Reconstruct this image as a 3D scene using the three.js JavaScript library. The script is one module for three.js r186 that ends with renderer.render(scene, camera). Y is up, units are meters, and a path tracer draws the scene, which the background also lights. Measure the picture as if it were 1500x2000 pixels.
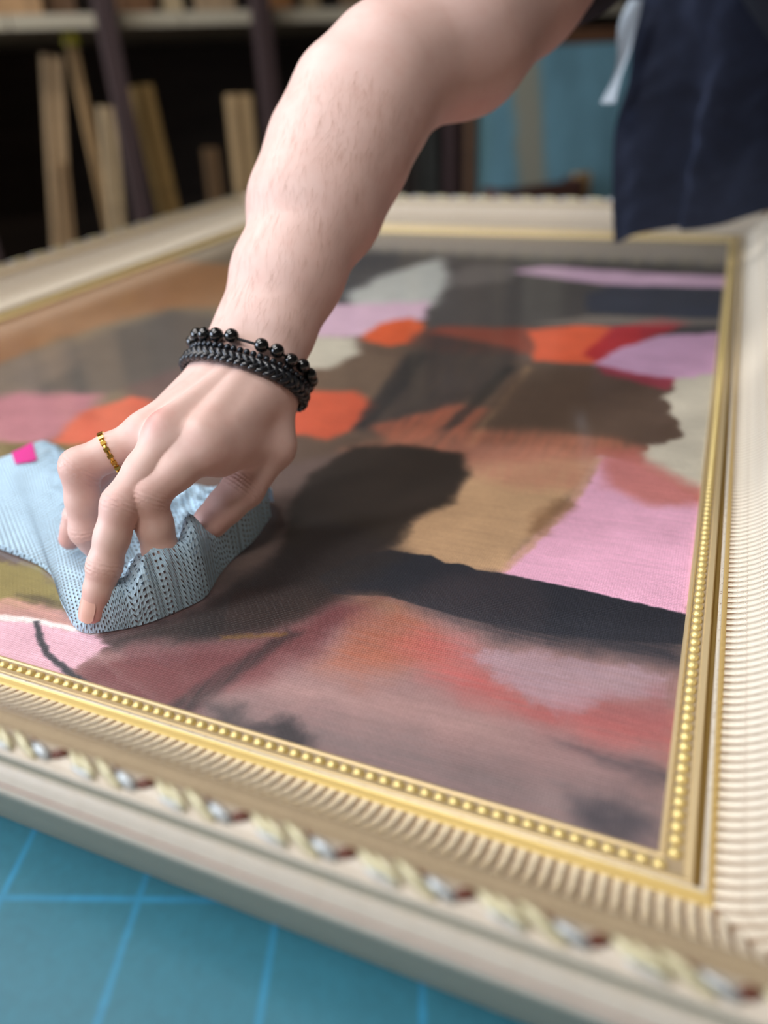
import * as THREE from 'three';
import { mergeGeometries } from 'three/addons/utils/BufferGeometryUtils.js';
import { RoundedBoxGeometry } from 'three/addons/geometries/RoundedBoxGeometry.js';
import { ImprovedNoise } from 'three/addons/math/ImprovedNoise.js';
import { RectAreaLightUniformsLib } from 'three/addons/lights/RectAreaLightUniformsLib.js';

// ------------------------------------------------------------------ camera, sky, lights, exposure
// World: x runs along the near rail of the picture frame, -z along its right rail, y up; the canvas surface is PY above the floor.
const PY = 0.90;
const scene = new THREE.Scene();
const renderer = new THREE.WebGLRenderer({ antialias: true });
renderer.toneMapping = THREE.LinearToneMapping;
renderer.toneMappingExposure = 1.06;
renderer.shadowMap.enabled = true;
RectAreaLightUniformsLib.init();

const camera = new THREE.PerspectiveCamera(67.705, 0.75, 0.02, 40);
camera.position.set(-0.0162, PY + 0.275, 0.2142);
{
  const m = new THREE.Matrix4().makeBasis(
    new THREE.Vector3(0.92388529, -0.04418608, -0.38010992),
    new THREE.Vector3(-0.15757967, 0.86125372, -0.48312594),
    new THREE.Vector3(0.34871853, 0.50625055, 0.78873682));
  camera.quaternion.setFromRotationMatrix(m);
}
camera.focus = 0.432;
camera.userData.fStop = camera.getFocalLength() / 1000 / 0.0100;   // a 10 mm wide opening
scene.add(camera);

scene.background = new THREE.Color(0.84, 0.92, 1.0);               // bright overcast sky outside the window
scene.backgroundIntensity = 3.0;

// room axes: the rack wall runs along U, its front looks along N
const TH = Math.atan2(0.76, 0.65);
const U = new THREE.Vector3(Math.cos(TH), 0, -Math.sin(TH)), N = new THREE.Vector3(Math.sin(TH), 0, Math.cos(TH));
const A0 = new THREE.Vector3(-1.8556, 0, -1.7138);
const room = (u, y, b) => A0.clone().addScaledVector(U, u).addScaledVector(N, b).setY(y);   // y from the floor

// ------------------------------------------------------------------ helpers
const noise = new ImprovedNoise();
const nz = (x, y = 0.5, z = 0.5) => noise.noise(x, y, z);
const fbm = (x, y, z = 0.37) => 0.6 * nz(x, y, z) + 0.3 * nz(x * 2.1, y * 2.1, z + 4.2) + 0.15 * nz(x * 4.3, y * 4.3, z + 9.1);
let seed = 20240607;
const rnd = () => { seed = (seed * 1664525 + 1013904223) >>> 0; return seed / 4294967296; };
const V = (x, y, z) => new THREE.Vector3(x, y, z);
const lerp = (a, b, t) => a + (b - a) * t, clamp = (x, a, b) => Math.min(b, Math.max(a, x));
const sstep = (a, b, x) => { const t = clamp((x - a) / (b - a), 0, 1); return t * t * (3 - 2 * t); };
const used = {};
function numbered(n) { const k = used[n] = (used[n] ?? -1) + 1; return k ? n + '_' + String(k).padStart(3, '0') : n; }
function tag(o, label, category, group) { o.userData.label = label; o.userData.category = category; if (group) o.userData.group = group; return o; }
function mesh(name, geo, mat, parent = scene) {
  const m = new THREE.Mesh(geo, mat); m.name = parent === scene ? numbered(name) : name;
  m.castShadow = m.receiveShadow = true; parent.add(m); return m;
}
function group(name, p = V(0, 0, 0), turn = 0) { const g = new THREE.Group(); g.name = numbered(name); g.position.copy(p); g.rotation.y = turn; scene.add(g); return g; }
function structure(name, geo, mat, p, turn = 0) { const m = new THREE.Mesh(geo, mat); m.name = name; m.castShadow = m.receiveShadow = true; if (p) m.position.copy(p); m.rotation.y = turn; m.userData.kind = 'structure'; scene.add(m); return m; }
const box = (w, h, d, x = 0, y = 0, z = 0) => new THREE.BoxGeometry(w, h, d).translate(x, y, z);
const rbox = (w, h, d, r, x = 0, y = 0, z = 0) => new RoundedBoxGeometry(w, h, d, 2, r).translate(x, y, z);
const std = (o) => new THREE.MeshStandardMaterial({ side: THREE.DoubleSide, ...o });
const phys = (o) => new THREE.MeshPhysicalMaterial({ side: THREE.DoubleSide, ...o });
function gridGeo(nu, nv, f, uvf) {                                  // a sheet from a function of two parameters
  const pos = [], uv = [], idx = [];
  for (let j = 0; j <= nv; j++) for (let i = 0; i <= nu; i++) { const p = f(i / nu, j / nv); pos.push(p.x, p.y, p.z); const q = uvf ? uvf(i / nu, j / nv) : [i / nu, j / nv]; uv.push(q[0], q[1]); }
  for (let j = 0; j < nv; j++) for (let i = 0; i < nu; i++) { const a = j * (nu + 1) + i; idx.push(a, a + 1, a + nu + 1, a + 1, a + nu + 2, a + nu + 1); }
  const g = new THREE.BufferGeometry(); g.setAttribute('position', new THREE.Float32BufferAttribute(pos, 3)); g.setAttribute('uv', new THREE.Float32BufferAttribute(uv, 2)); g.setIndex(idx); g.computeVertexNormals(); return g;
}
function dataTex(w, h, f, srgb = true, repeat) {
  const d = new Uint8Array(w * h * 4);
  for (let j = 0; j < h; j++) for (let i = 0; i < w; i++) { const c = f(i, j), k = (j * w + i) * 4; d[k] = c[0]; d[k + 1] = c[1]; d[k + 2] = c[2]; d[k + 3] = 255; }
  const t = new THREE.DataTexture(d, w, h); t.magFilter = THREE.LinearFilter; t.minFilter = THREE.LinearMipmapLinearFilter; t.generateMipmaps = true;
  t.wrapS = t.wrapT = THREE.RepeatWrapping; if (srgb) t.colorSpace = THREE.SRGBColorSpace; if (repeat) t.repeat.set(...repeat); t.needsUpdate = true; return t;
}
const grey = (v) => { const x = clamp(v * 255, 0, 255); return [x, x, x]; };
// wood grain: u along the board in metres, v across
function woodTex(r, g, b, depth = 0.16) {
  return dataTex(256, 256, (i, j) => { const x = i / 256, y = j / 256, per = Math.sin(x * Math.PI * 2), n = 0.5 * nz(per * 1.3 + 3, y * 26, 1.2) + 0.35 * nz(per * 2.4, y * 70, 4.1) + 0.3 * nz(x * 4, y * 4, 2.2), k = 1 + depth * n * 1.4; return [clamp(r * k, 0, 255), clamp(g * k, 0, 255), clamp(b * k, 0, 255)]; });
}

// ------------------------------------------------------------------ the room
const mWall = std({ color: '#7d766c', roughness: 0.95, bumpMap: dataTex(256, 256, (i, j) => grey(0.5 + 0.5 * fbm(i / 21, j / 21)), false, [3, 3]), bumpScale: 0.002 });
const mFloor = std({ map: dataTex(256, 256, (i, j) => { const n = 1 + 0.16 * fbm(i / 30, j / 30); return [96 * n, 88 * n, 80 * n]; }), roughness: 0.8 });
const mCeil = std({ color: '#a7a39b', roughness: 0.95 });
const UL = -2.75, UR = 4.4, BB = -1.55, BF = 4.6, CH = 2.95;          // room limits in rack axes
structure('floor', box(UR - UL + 0.4, 0.1, BF - BB + 0.4), mFloor, room((UL + UR) / 2, -0.05, (BB + BF) / 2), TH);
structure('ceiling', box(UR - UL + 0.4, 0.1, BF - BB + 0.4), mCeil, room((UL + UR) / 2, CH + 0.05, (BB + BF) / 2), TH);
structure('wall_back', box(UR - UL + 0.4, CH, 0.12), mWall, room((UL + UR) / 2, CH / 2, BB - 0.06), TH);
structure('wall_front', box(UR - UL + 0.4, CH, 0.12), mWall, room((UL + UR) / 2, CH / 2, BF + 0.06), TH);
structure('wall_right', box(0.12, CH, BF - BB), mWall, room(UR + 0.06, CH / 2, (BB + BF) / 2), TH);
const WB0 = 0.05, WB1 = 2.55, WY0 = 0.98, WY1 = 2.62;                 // unseen window opening in the left wall, placed to light the bench sideways
structure('wall_left', mergeGeometries([
  box(0.12, WY0, BF - BB, 0, WY0 / 2, 0),
  box(0.12, CH - WY1, BF - BB, 0, (CH + WY1) / 2, 0),
  box(0.12, WY1 - WY0, WB0 - BB, 0, (WY0 + WY1) / 2, (WB0 + BB) / 2 - (BB + BF) / 2),
  box(0.12, WY1 - WY0, BF - WB1, 0, (WY0 + WY1) / 2, (WB1 + BF) / 2 - (BB + BF) / 2),
]), mWall, room(UL - 0.06, 0, (BB + BF) / 2), TH);
{
  const w = new THREE.Group(); w.name = 'unseen_window_1'; w.userData.kind = 'structure'; w.position.copy(room(UL - 0.06, 0, (WB0 + WB1) / 2)); w.rotation.y = TH; scene.add(w);
  const mF = std({ color: '#d8d6d0', roughness: 0.6 }), L = WB1 - WB0, Hh = WY1 - WY0, yc = (WY0 + WY1) / 2;
  for (const y of [WY0 + 0.03, WY1 - 0.03]) mesh('window_frame', box(0.07, 0.06, L, 0, y, 0), mF, w);
  for (let k = 0; k <= 4; k++) mesh('window_frame', box(0.07, Hh - 0.12, 0.05, 0, yc, lerp(-L / 2 + 0.025, L / 2 - 0.025, k / 4)), mF, w);
  mesh('window_sill', box(0.22, 0.03, L + 0.1, 0.09, WY0 - 0.016, 0), mF, w);
  const mG = phys({ color: '#ffffff', roughness: 0, transmission: 1, thickness: 0, ior: 1.5 });
  const unseenWindowLight = new THREE.RectAreaLight('#d6e6ff', 5.5, L - 0.1, Hh - 0.12); unseenWindowLight.position.set(0.06, yc, 0); unseenWindowLight.rotation.y = -Math.PI / 2; w.add(unseenWindowLight);   // area light in the unseen window, strengthening its daylight from the left
  for (let k = 0; k < 4; k++) mesh('pane', new THREE.PlaneGeometry(L / 4 - 0.05, Hh - 0.12).rotateY(Math.PI / 2).translate(0, yc, lerp(-L / 2 + L / 8, L / 2 - L / 8, k / 3)), mG, w);
}
// three unseen ceiling lamps, placed to light painting, hand and mat from above
const mGlow = std({ color: '#ffffff', emissive: '#fbf7f4', emissiveIntensity: 3.0 }), mLampBody = std({ color: '#d9d9d6', roughness: 0.5 });
[[-0.85, 0.80, 'unseen long ceiling lamp with a white diffuser nearest the storage rack'], [-1.0, 1.85, 'unseen long ceiling lamp with a white diffuser, middle of the three'], [-1.0, 2.9, 'unseen long ceiling lamp with a white diffuser farthest from the storage rack']].forEach(([u, b, label]) => {
  const g = tag(group('unseen_ceiling_lamp', room(u, CH - 0.3, b), TH), label, 'lamp', 'unseen ceiling lamps over the bench');
  mesh('housing', rbox(1.5, 0.05, 0.24, 0.012, 0, 0.045, 0), mLampBody, g);
  mesh('diffuser', box(1.44, 0.018, 0.2, 0, 0.011, 0), mGlow, g);
  for (const s of [-1, 1]) mesh('hanger', box(0.012, 0.23, 0.012, s * 0.6, 0.185, 0), mLampBody, g);
  const l = new THREE.RectAreaLight('#fbf7f4', 20, 1.44, 0.2); l.position.set(0, -0.004, 0); l.rotation.x = -Math.PI / 2; g.add(l);
});

// ------------------------------------------------------------------ bench and cutting mat
const TA = Math.atan2(0.345, 0.94), BENCH_Y = PY - 0.021;
const benchAt = (a, y, c) => V(a * Math.cos(TA) + c * Math.sin(TA), y, -a * Math.sin(TA) + c * Math.cos(TA));
{
  const mTop = std({ map: woodTex(150, 120, 88), roughness: 0.7 }), mLeg = std({ map: woodTex(120, 92, 64), roughness: 0.8 });
  const X0 = -1.12, X1 = 0.34, Z0 = -1.31, Z1 = 1.0, W = X1 - X0, D = Z1 - Z0;
  const g = tag(group('work_bench', V((X0 + X1) / 2, 0, (Z0 + Z1) / 2)), 'wooden work bench carrying the green-blue cutting mat', 'bench');
  mesh('bench_top', rbox(W, 0.045, D, 0.004, 0, BENCH_Y - 0.0225, 0), mTop, g);
  for (const sx of [-1, 1]) for (const sz of [-1, 1]) mesh('leg', rbox(0.08, BENCH_Y - 0.045, 0.08, 0.004, sx * (W / 2 - 0.08), (BENCH_Y - 0.045) / 2, sz * (D / 2 - 0.08)), mLeg, g);
  for (const sz of [-1, 1]) mesh('apron_rail', box(W - 0.24, 0.1, 0.03, 0, BENCH_Y - 0.096, sz * (D / 2 - 0.08)), mLeg, g);
  for (const sx of [-1, 1]) mesh('apron_rail', box(0.03, 0.1, D - 0.24, sx * (W / 2 - 0.08), BENCH_Y - 0.096, 0), mLeg, g);
}
{
  // printed grid: 5.85 cm squares, lines 1.6 mm wide, scuffs from cutting
  const W = 0.9, D = 1.62, S = 0.0585, ou = 0.0462, ov = 0.0331, PXM = 1200;
  const t = dataTex(Math.round(W * PXM), Math.round(D * PXM), (i, j) => {
    const x = i / PXM, y = j / PXM, a = Math.abs(((x + ou) / S) % 1 - 0.5) * S, b = Math.abs(((y + ov) / S) % 1 - 0.5) * S;
    const line = Math.max(1 - sstep(0.0008, 0.0018, S / 2 - a), 1 - sstep(0.0008, 0.0018, S / 2 - b)) * (0.75 + 0.3 * nz(x * 60, y * 60));
    const n = 1 + 0.10 * fbm(x * 9, y * 9) + 0.05 * nz(x * 300, y * 300), cut = sstep(0.52, 0.62, nz(x * 14 + y * 3, y * 90 - x * 40, 7)) * 0.12 + sstep(0.66, 0.74, nz(x * 70, y * 70, 3)) * 0.35;
    const c = [lerp(38, 40, line), lerp(102, 128, line), lerp(118, 166, line)];
    return c.map((v) => clamp(lerp(v * n, 170, cut * 0.5), 0, 255));
  });
  t.wrapS = t.wrapT = THREE.ClampToEdgeWrapping;
  const g = new THREE.BoxGeometry(W, 0.003, D);
  const m = mesh('cutting_mat', g, std({ map: t, roughness: 0.55 }));
  m.position.copy(benchAt(-0.30, BENCH_Y + 0.0015, -0.19)); m.rotation.y = TA;
  tag(m, 'green-blue cutting mat with a pale blue grid under the frame', 'cutting mat');
}
const MAT_Y = BENCH_Y + 0.003;                                       // = PY - 0.018

// ------------------------------------------------------------------ the painting
const SW = 0.884, SD = 1.19;                                         // sight size of the frame
{
  // colour fields of the abstract painting: [sRGB, edge softness mm, edge raggedness mm, its length mm, opacity, brush streaks 0/1/2, outline x,z in mm]
  const FIELDS = [
[[96,80,74],30,12,60,1,0,[-930,-420,-600,-330,-420,-120,-380,40,-930,40]],
[[58,54,56],14,8,40,0.95,2,[-930,-60,-760,-110,-600,-90,-520,-40,-640,-10,-930,10]],
[[198,140,132],8,6,30,0.95,0,[-870,-230,-760,-270,-690,-210,-740,-140,-860,-120]],
[[150,112,72],10,6,30,0.9,1,[-700,-160,-600,-200,-560,-120,-640,-70]],
[[206,92,62],6,5,25,0.95,0,[-930,-330,-850,-350,-820,-280,-900,-250]],
[[222,180,190],6,5,25,0.9,0,[-540,-40,-450,-60,-400,-10,-450,30,-560,30]],
[[86,82,80],20,10,60,1,0,[-930,-1240,30,-1240,30,-689,-470,-555,-769,-732]],
[[118,104,86],25,15,60,1,0,[-930,-805,-908,-1240,-440,-604,-390,-407,-489,-324,-659,-158]],
[[150,104,66],14,10,50,0.9,0,[-930,-461,-918,-668,-891,-900,-730,-874,-612,-655,-698,-635,-748,-483,-743,-250]],
[[92,86,80],14,8,40,0.9,0,[-698,-351,-711,-514,-682,-613,-592,-611,-536,-480,-526,-399,-588,-295]],
[[128,112,98],14,8,40,0.7,0,[-769,-270,-740,-407,-735,-487,-667,-427,-629,-310,-697,-213]],
[[110,86,82],14,8,40,0.8,0,[-555,-360,-525,-465,-461,-387,-474,-329,-499,-321]],
[[186,124,130],14,8,40,1,0,[-770,-242,-651,-318,-571,-341,-518,-278,-545,-224,-659,-158]],
[[214,104,78],7,5,30,1,0,[-531,-231,-554,-299,-532,-350,-494,-336,-469,-270,-476,-230]],
[[122,106,66],8,5,30,1,0,[-679,-173,-579,-223,-520,-234,-457,-246,-420,-232,-437,-189,-606,-117]],
[[104,84,70],15,8,40,1,0,[-435,-490,-352,-585,-193,-555,-29,-538,-14,-387,-72,-341,-189,-344,-312,-266]],
[[70,70,74],12,6,40,1,0,[-732,-1034,-535,-1112,-450,-847,-467,-689,-535,-673]],
[[206,208,200],12,8,40,0.9,0,[-488,-750,-467,-892,-426,-988,-368,-864,-345,-718,-441,-681]],
[[224,188,206],7,5,30,1,0,[-440,-562,-493,-696,-359,-740,-336,-669,-376,-589]],
[[204,196,176],8,5,30,1,0,[-419,-460,-451,-570,-393,-575,-362,-527,-375,-469]],
[[226,96,54],6,5,25,1,0,[-382,-573,-385,-635,-358,-668,-328,-649,-315,-579,-341,-558]],
[[150,74,58],8,5,30,0.9,0,[-332,-600,-308,-641,-202,-663,-181,-575,-256,-555,-316,-557]],
[[66,60,58],10,6,40,0.95,1,[-282,-340,-297,-463,-319,-565,-318,-614,-207,-586,-188,-532,-201,-447,-237,-374,-259,-333]],
[[118,98,80],8,5,30,0.8,1,[-388,-437,-353,-529,-320,-521,-291,-435,-299,-380,-357,-389]],
[[214,96,66],7,5,30,1,0,[-390,-407,-323,-420,-288,-396,-285,-348,-297,-311,-337,-310]],
[[196,106,78],9,5,30,0.8,1,[-276,-351,-213,-418,-182,-414,-192,-354,-247,-326]],
[[44,44,46],5,3,25,0.95,1,[-284,-335,-295,-388,-310,-541,-291,-546,-277,-454,-274,-346]],
[[54,52,50],4,3,25,0.9,1,[-217,-340,-207,-432,-199,-533,-187,-530,-196,-410,-206,-341]],
[[188,150,110],4,2,20,0.9,0,[-184,-335,-179,-428,-178,-534,-170,-525,-175,-404,-175,-333]],
[[96,76,62],8,5,30,1,1,[-184,-466,-176,-527,-102,-544,-41,-523,-39,-501,-27,-437,-17,-401,-53,-378,-136,-376,-183,-367]],
[[190,118,92],14,6,40,0.85,1,[-272,-298,-238,-351,-154,-378,-70,-383,-40,-370,-43,-323,-74,-309,-173,-291,-249,-267]],
[[242,108,72],5,5,30,1,0,[-205,-652,-158,-683,-84,-693,-79,-646,-111,-557,-173,-550]],
[[196,52,58],5,4,30,0.9,0,[-130,-588,-111,-686,-65,-735,-30,-723,-69,-658,-109,-558]],
[[228,180,212],4,3,25,1,0,[-115,-556,-96,-615,-59,-668,1,-695,3,-547,-28,-527,-71,-533]],
[[172,62,78],5,4,25,0.85,0,[-111,-557,-72,-543,-21,-534,-40,-507,-100,-533]],
[[214,206,186],3,6,18,1,0,[-34,-534,5,-562,8,-299,-24,-312,-45,-329,-44,-376,-17,-401,-28,-434,-38,-492]],
[[188,112,98],10,5,30,0.95,0,[-82,-357,-48,-372,-45,-327,-24,-316,4,-309,5,-290,-64,-291]],
[[66,70,82],7,5,40,1,0,[-170,-822,-138,-881,10,-896,12,-754,-149,-737]],
[[228,190,214],5,4,40,1,0,[-300,-925,-256,-968,-113,-957,9,-958,9,-896,-152,-878]],
[[120,114,110],9,5,40,0.8,0,[-380,-877,-359,-965,-293,-960,-279,-874,-340,-825]],
[[170,156,140],6,4,40,0.6,0,[-205,-679,-147,-728,13,-750,13,-729,-141,-687]],
[[200,162,124],10,5,25,1,0,[-189,-164,-190,-205,-170,-257,-175,-304,-72,-345,-88,-245,-104,-166,-139,-163]],
[[196,136,112],14,6,30,0.75,1,[-176,-290,-179,-339,-86,-355,-68,-342,-75,-288,-129,-279]],
[[240,180,206],3,3,10,1,0,[-76,-349,-49,-343,5,-294,6,-218,2,-158,-109,-166,-95,-226,-83,-265,-77,-304]],
[[206,126,118],10,5,30,0.9,0,[-75,-344,-50,-357,4,-317,5,-294,-35,-281,-64,-300]],
[[206,160,134],2.5,2,8,0.8,0,[-80,-345,-73,-347,-80,-267,-91,-223,-106,-167,-110,-168,-96,-229,-86,-269]],
[[128,92,64],7,4,15,0.7,0,[-105,-240,-90,-271,-82,-266,-94,-222,-103,-216]],
[[52,42,35],6,4,20,1,0,[-272,-193,-284,-247,-271,-306,-228,-324,-179,-319,-167,-288,-165,-243,-183,-207,-180,-184,-193,-157,-214,-126,-236,-112]],
[[64,48,42],10,5,30,1,0,[-236,-112,-221,-154,-196,-163,-188,-129,-196,-104,-236,-33,-267,-45,-252,-96]],
[[156,122,120],25,8,30,1,0,[-403,-33,-297,-69,-185,-124,-88,-117,8,-124,16,23,-71,30,-320,30]],
[[58,46,44],12,6,25,1,0,[-309,-30,-279,-60,-260,-116,-233,-163,-182,-167,-183,-119,-198,-93,-217,-67,-265,-41,-300,-28]],
[[116,66,68],12,6,25,0.95,0,[-299,2,-284,-30,-215,-63,-194,-105,-165,-123,-185,-56,-217,-19,-239,7]],
[[172,100,76],14,6,30,0.9,2,[-178,-54,-174,-92,-157,-120,-124,-99,-116,-76,-153,-50]],
[[190,96,92],14,7,30,0.85,2,[-148,-82,-129,-103,-92,-88,-62,-75,1,-79,5,-57,-36,-52,-100,-58]],
[[184,146,140],18,7,30,0.8,2,[-188,-38,-136,-52,-84,-49,-67,-31,-124,-23,-181,-25]],
[[124,110,110],22,8,30,0.85,2,[-209,-7,-157,-22,-90,-26,-39,-32,8,-32,9,8,-57,9,-127,7,-204,5]],
[[178,150,160],4,5,10,0.8,2,[-105,-88,-82,-101,-34,-107,-6,-107,-7,-91,-32,-78,-45,-63,-60,-64,-80,-74]],
[[156,92,92],10,5,20,0.7,2,[-64,-59,-43,-67,-5,-99,4,-67,-29,-58]],
[[62,62,70],12,8,25,0.85,0,[-38,-15,-22,-23,-6,-15,-11,-1,-29,-2]],
[[72,68,74],8,5,20,0.8,2,[-49,-47,-23,-47,3,-44,2,-36,-25,-40]],
[[56,52,56],6,5,15,0.9,0,[-189,-3,-175,-14,-158,-8,-155,3,-176,4]],
[[70,64,66],8,5,15,0.8,0,[-221,-7,-201,-14,-190,0,-206,3]],
[[48,40,42],4,2,10,0.8,1,[-236,-1,-225,-33,-208,-75,-199,-76,-213,-33,-223,-1]],
[[36,38,46],1.2,0.7,5,1,0,[-215,-127,-200,-157,-184,-170,-169,-170,-156,-173,-144,-167,-133,-170,-123,-166,-108,-168,-54,-166,1,-162,2,-135,-34,-126,-75,-119,-119,-118,-165,-123,-198,-114]],
[[44,46,54],12,6,25,0.95,2,[-162,-132,-92,-130,2,-151,3,-114,-32,-114,-86,-108,-133,-116]],
[[150,110,84],8,4,15,0.6,2,[-189,-117,-165,-123,-149,-115,-158,-107,-182,-109]],
[[44,37,36],10,5,20,0.9,2,[-261,-71,-253,-143,-248,-193,-205,-186,-171,-174,-180,-143,-196,-118,-215,-75,-265,-42]],
[[142,128,76],6,5,12,1,0,[-452,-73,-387,-79,-341,-49,-406,-32]],
[[206,154,142],4,3,10,0.9,2,[-406,-32,-382,-48,-347,-47,-313,-34,-392,-18]],
[[70,60,48],4,3,8,0.7,2,[-387,-49,-363,-55,-344,-48,-370,-45]],
[[226,178,192],3,3,10,1,0,[-401,-19,-357,-32,-310,-35,-297,-29,-304,4,-365,13]],
[[236,226,222],1.5,1.5,8,1,0,[-406,-24,-359,-34,-312,-37,-309,-34,-356,-30,-401,-19]],
[[62,60,66],1.2,1,6,1,0,[-355,-32,-352,-33,-338,-22,-324,-13,-304,-6,-286,-1,-290,1,-306,-3,-326,-10,-341,-20]],
[[150,112,44],2,2,6,0.6,1,[-242,-58,-207,-72,-206,-70,-240,-55]]
  ];
  const X0 = -0.905, X1 = 0.021, Z0 = -1.211, Z1 = 0.021, TW = 1500, THh = 2000, mmx = (X1 - X0) / TW, mmz = (Z1 - Z0) / THh;
  const buf = new Float32Array(TW * THh * 3);
  for (let k = 0; k < TW * THh; k++) { buf[k * 3] = 112; buf[k * 3 + 1] = 92; buf[k * 3 + 2] = 84; }
  const NS = 512, rag = new Float32Array(NS * NS);
  for (let j = 0; j < NS; j++) for (let i = 0; i < NS; i++) rag[j * NS + i] = nz(i / 16, j / 16, 0.7) + 0.5 * nz(i / 7, j / 7, 3.7) + 0.3 * nz(i / 3, j / 3, 5.1);
  const ragAt = (x, y) => rag[(((y | 0) % NS) + NS) % NS * NS + (((x | 0) % NS) + NS) % NS];
  FIELDS.forEach(([c, soft, amp, len, al, streak, p], fi) => {
    const n = p.length / 2; let ax = 1e9, bx = -1e9, az = 1e9, bz = -1e9;
    for (let k = 0; k < n; k++) { ax = Math.min(ax, p[2 * k]); bx = Math.max(bx, p[2 * k]); az = Math.min(az, p[2 * k + 1]); bz = Math.max(bz, p[2 * k + 1]); }
    const pad = soft + amp * 1.5, i0 = Math.max(0, Math.floor(((ax - pad) / 1000 - X0) / mmx)), i1 = Math.min(TW - 1, Math.ceil(((bx + pad) / 1000 - X0) / mmx));
    const j0 = Math.max(0, Math.floor(((az - pad) / 1000 - Z0) / mmz)), j1 = Math.min(THh - 1, Math.ceil(((bz + pad) / 1000 - Z0) / mmz)), q = 16 / len;
    for (let j = j0; j <= j1; j++) for (let i = i0; i <= i1; i++) {
      const xr = (X0 + (i + 0.5) * mmx) * 1000, zr = (Z0 + (j + 0.5) * mmz) * 1000;
      const x = xr + amp * ragAt(xr * q + fi * 37, zr * q + 11), z = zr + amp * ragAt(xr * q + 211, zr * q + fi * 53);
      let d2 = 1e12, inside = false;
      for (let k = 0, l = n - 1; k < n; l = k++) {
        const px = p[2 * l], pz = p[2 * l + 1], ex = p[2 * k] - px, ez = p[2 * k + 1] - pz, wx = x - px, wz = z - pz;
        const t = clamp((wx * ex + wz * ez) / (ex * ex + ez * ez + 1e-9), 0, 1), dx = wx - ex * t, dz = wz - ez * t; d2 = Math.min(d2, dx * dx + dz * dz);
        if ((p[2 * k + 1] > z) !== (pz > z) && x < (px - p[2 * k]) * (z - p[2 * k + 1]) / (pz - p[2 * k + 1]) + p[2 * k]) inside = !inside;
      }
      const sd = inside ? Math.sqrt(d2) : -Math.sqrt(d2);
      let a = al * sstep(-soft, soft, sd); if (a <= 0.002) continue;
      if (streak) { const sx = streak === 1 ? xr * 1.3 : xr * 0.10, sz = streak === 1 ? zr * 0.10 : zr * 1.6; a *= clamp(0.84 + 0.30 * ragAt(sx * 4 + fi * 9, sz * 4), 0.3, 1); }
      const tone = 1 + 0.05 * ragAt(xr * 0.5, zr * 0.5 + fi * 17) + 0.035 * ragAt(xr * 0.25, zr * 5 + 90), k = (j * TW + i) * 3;
      for (let h = 0; h < 3; h++) buf[k + h] = lerp(buf[k + h], c[h] * tone, a);
    }
  });
  // dry-brush scumble and loose canvas grain over everything
  const t = dataTex(TW, THh, (i, jj) => {
    const j = THh - 1 - jj, k = (j * TW + i) * 3, x = i * mmx * 1000, z = j * mmz * 1000;
    const g = 1 + 0.045 * ragAt(x * 9, z * 9) + 0.03 * ragAt(x * 0.7, z * 14);
    return [clamp(buf[k] * g, 0, 255), clamp(buf[k + 1] * g, 0, 255), clamp(buf[k + 2] * g, 0, 255)];
  });
  t.wrapS = t.wrapT = THREE.ClampToEdgeWrapping;
  const weave = dataTex(128, 128, (i, j) => { const a = i / 128 * 8, b = j / 128 * 8, odd = (Math.floor(a) + Math.floor(b)) % 2, ha = Math.sin(Math.PI * (a % 1)), hb = Math.sin(Math.PI * (b % 1)); return grey(0.15 + 0.7 * (odd ? ha * 0.85 : hb) + 0.1 * nz(i / 9, j / 9)); }, false, [(X1 - X0) / 0.0125, (Z1 - Z0) / 0.0125]);
  const m = mesh('abstract_painting', new THREE.BoxGeometry(X1 - X0, 0.012, Z1 - Z0), phys({ map: t, roughness: 0.5, bumpMap: weave, bumpScale: 0.00030, clearcoat: 1.0, clearcoatRoughness: 0.09, specularIntensity: 0.8 }));
  m.position.set((X0 + X1) / 2, PY - 0.006, (Z0 + Z1) / 2);
  tag(m, 'varnished abstract painting in pink, orange, tan and black fields on canvas', 'painting');
}

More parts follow.
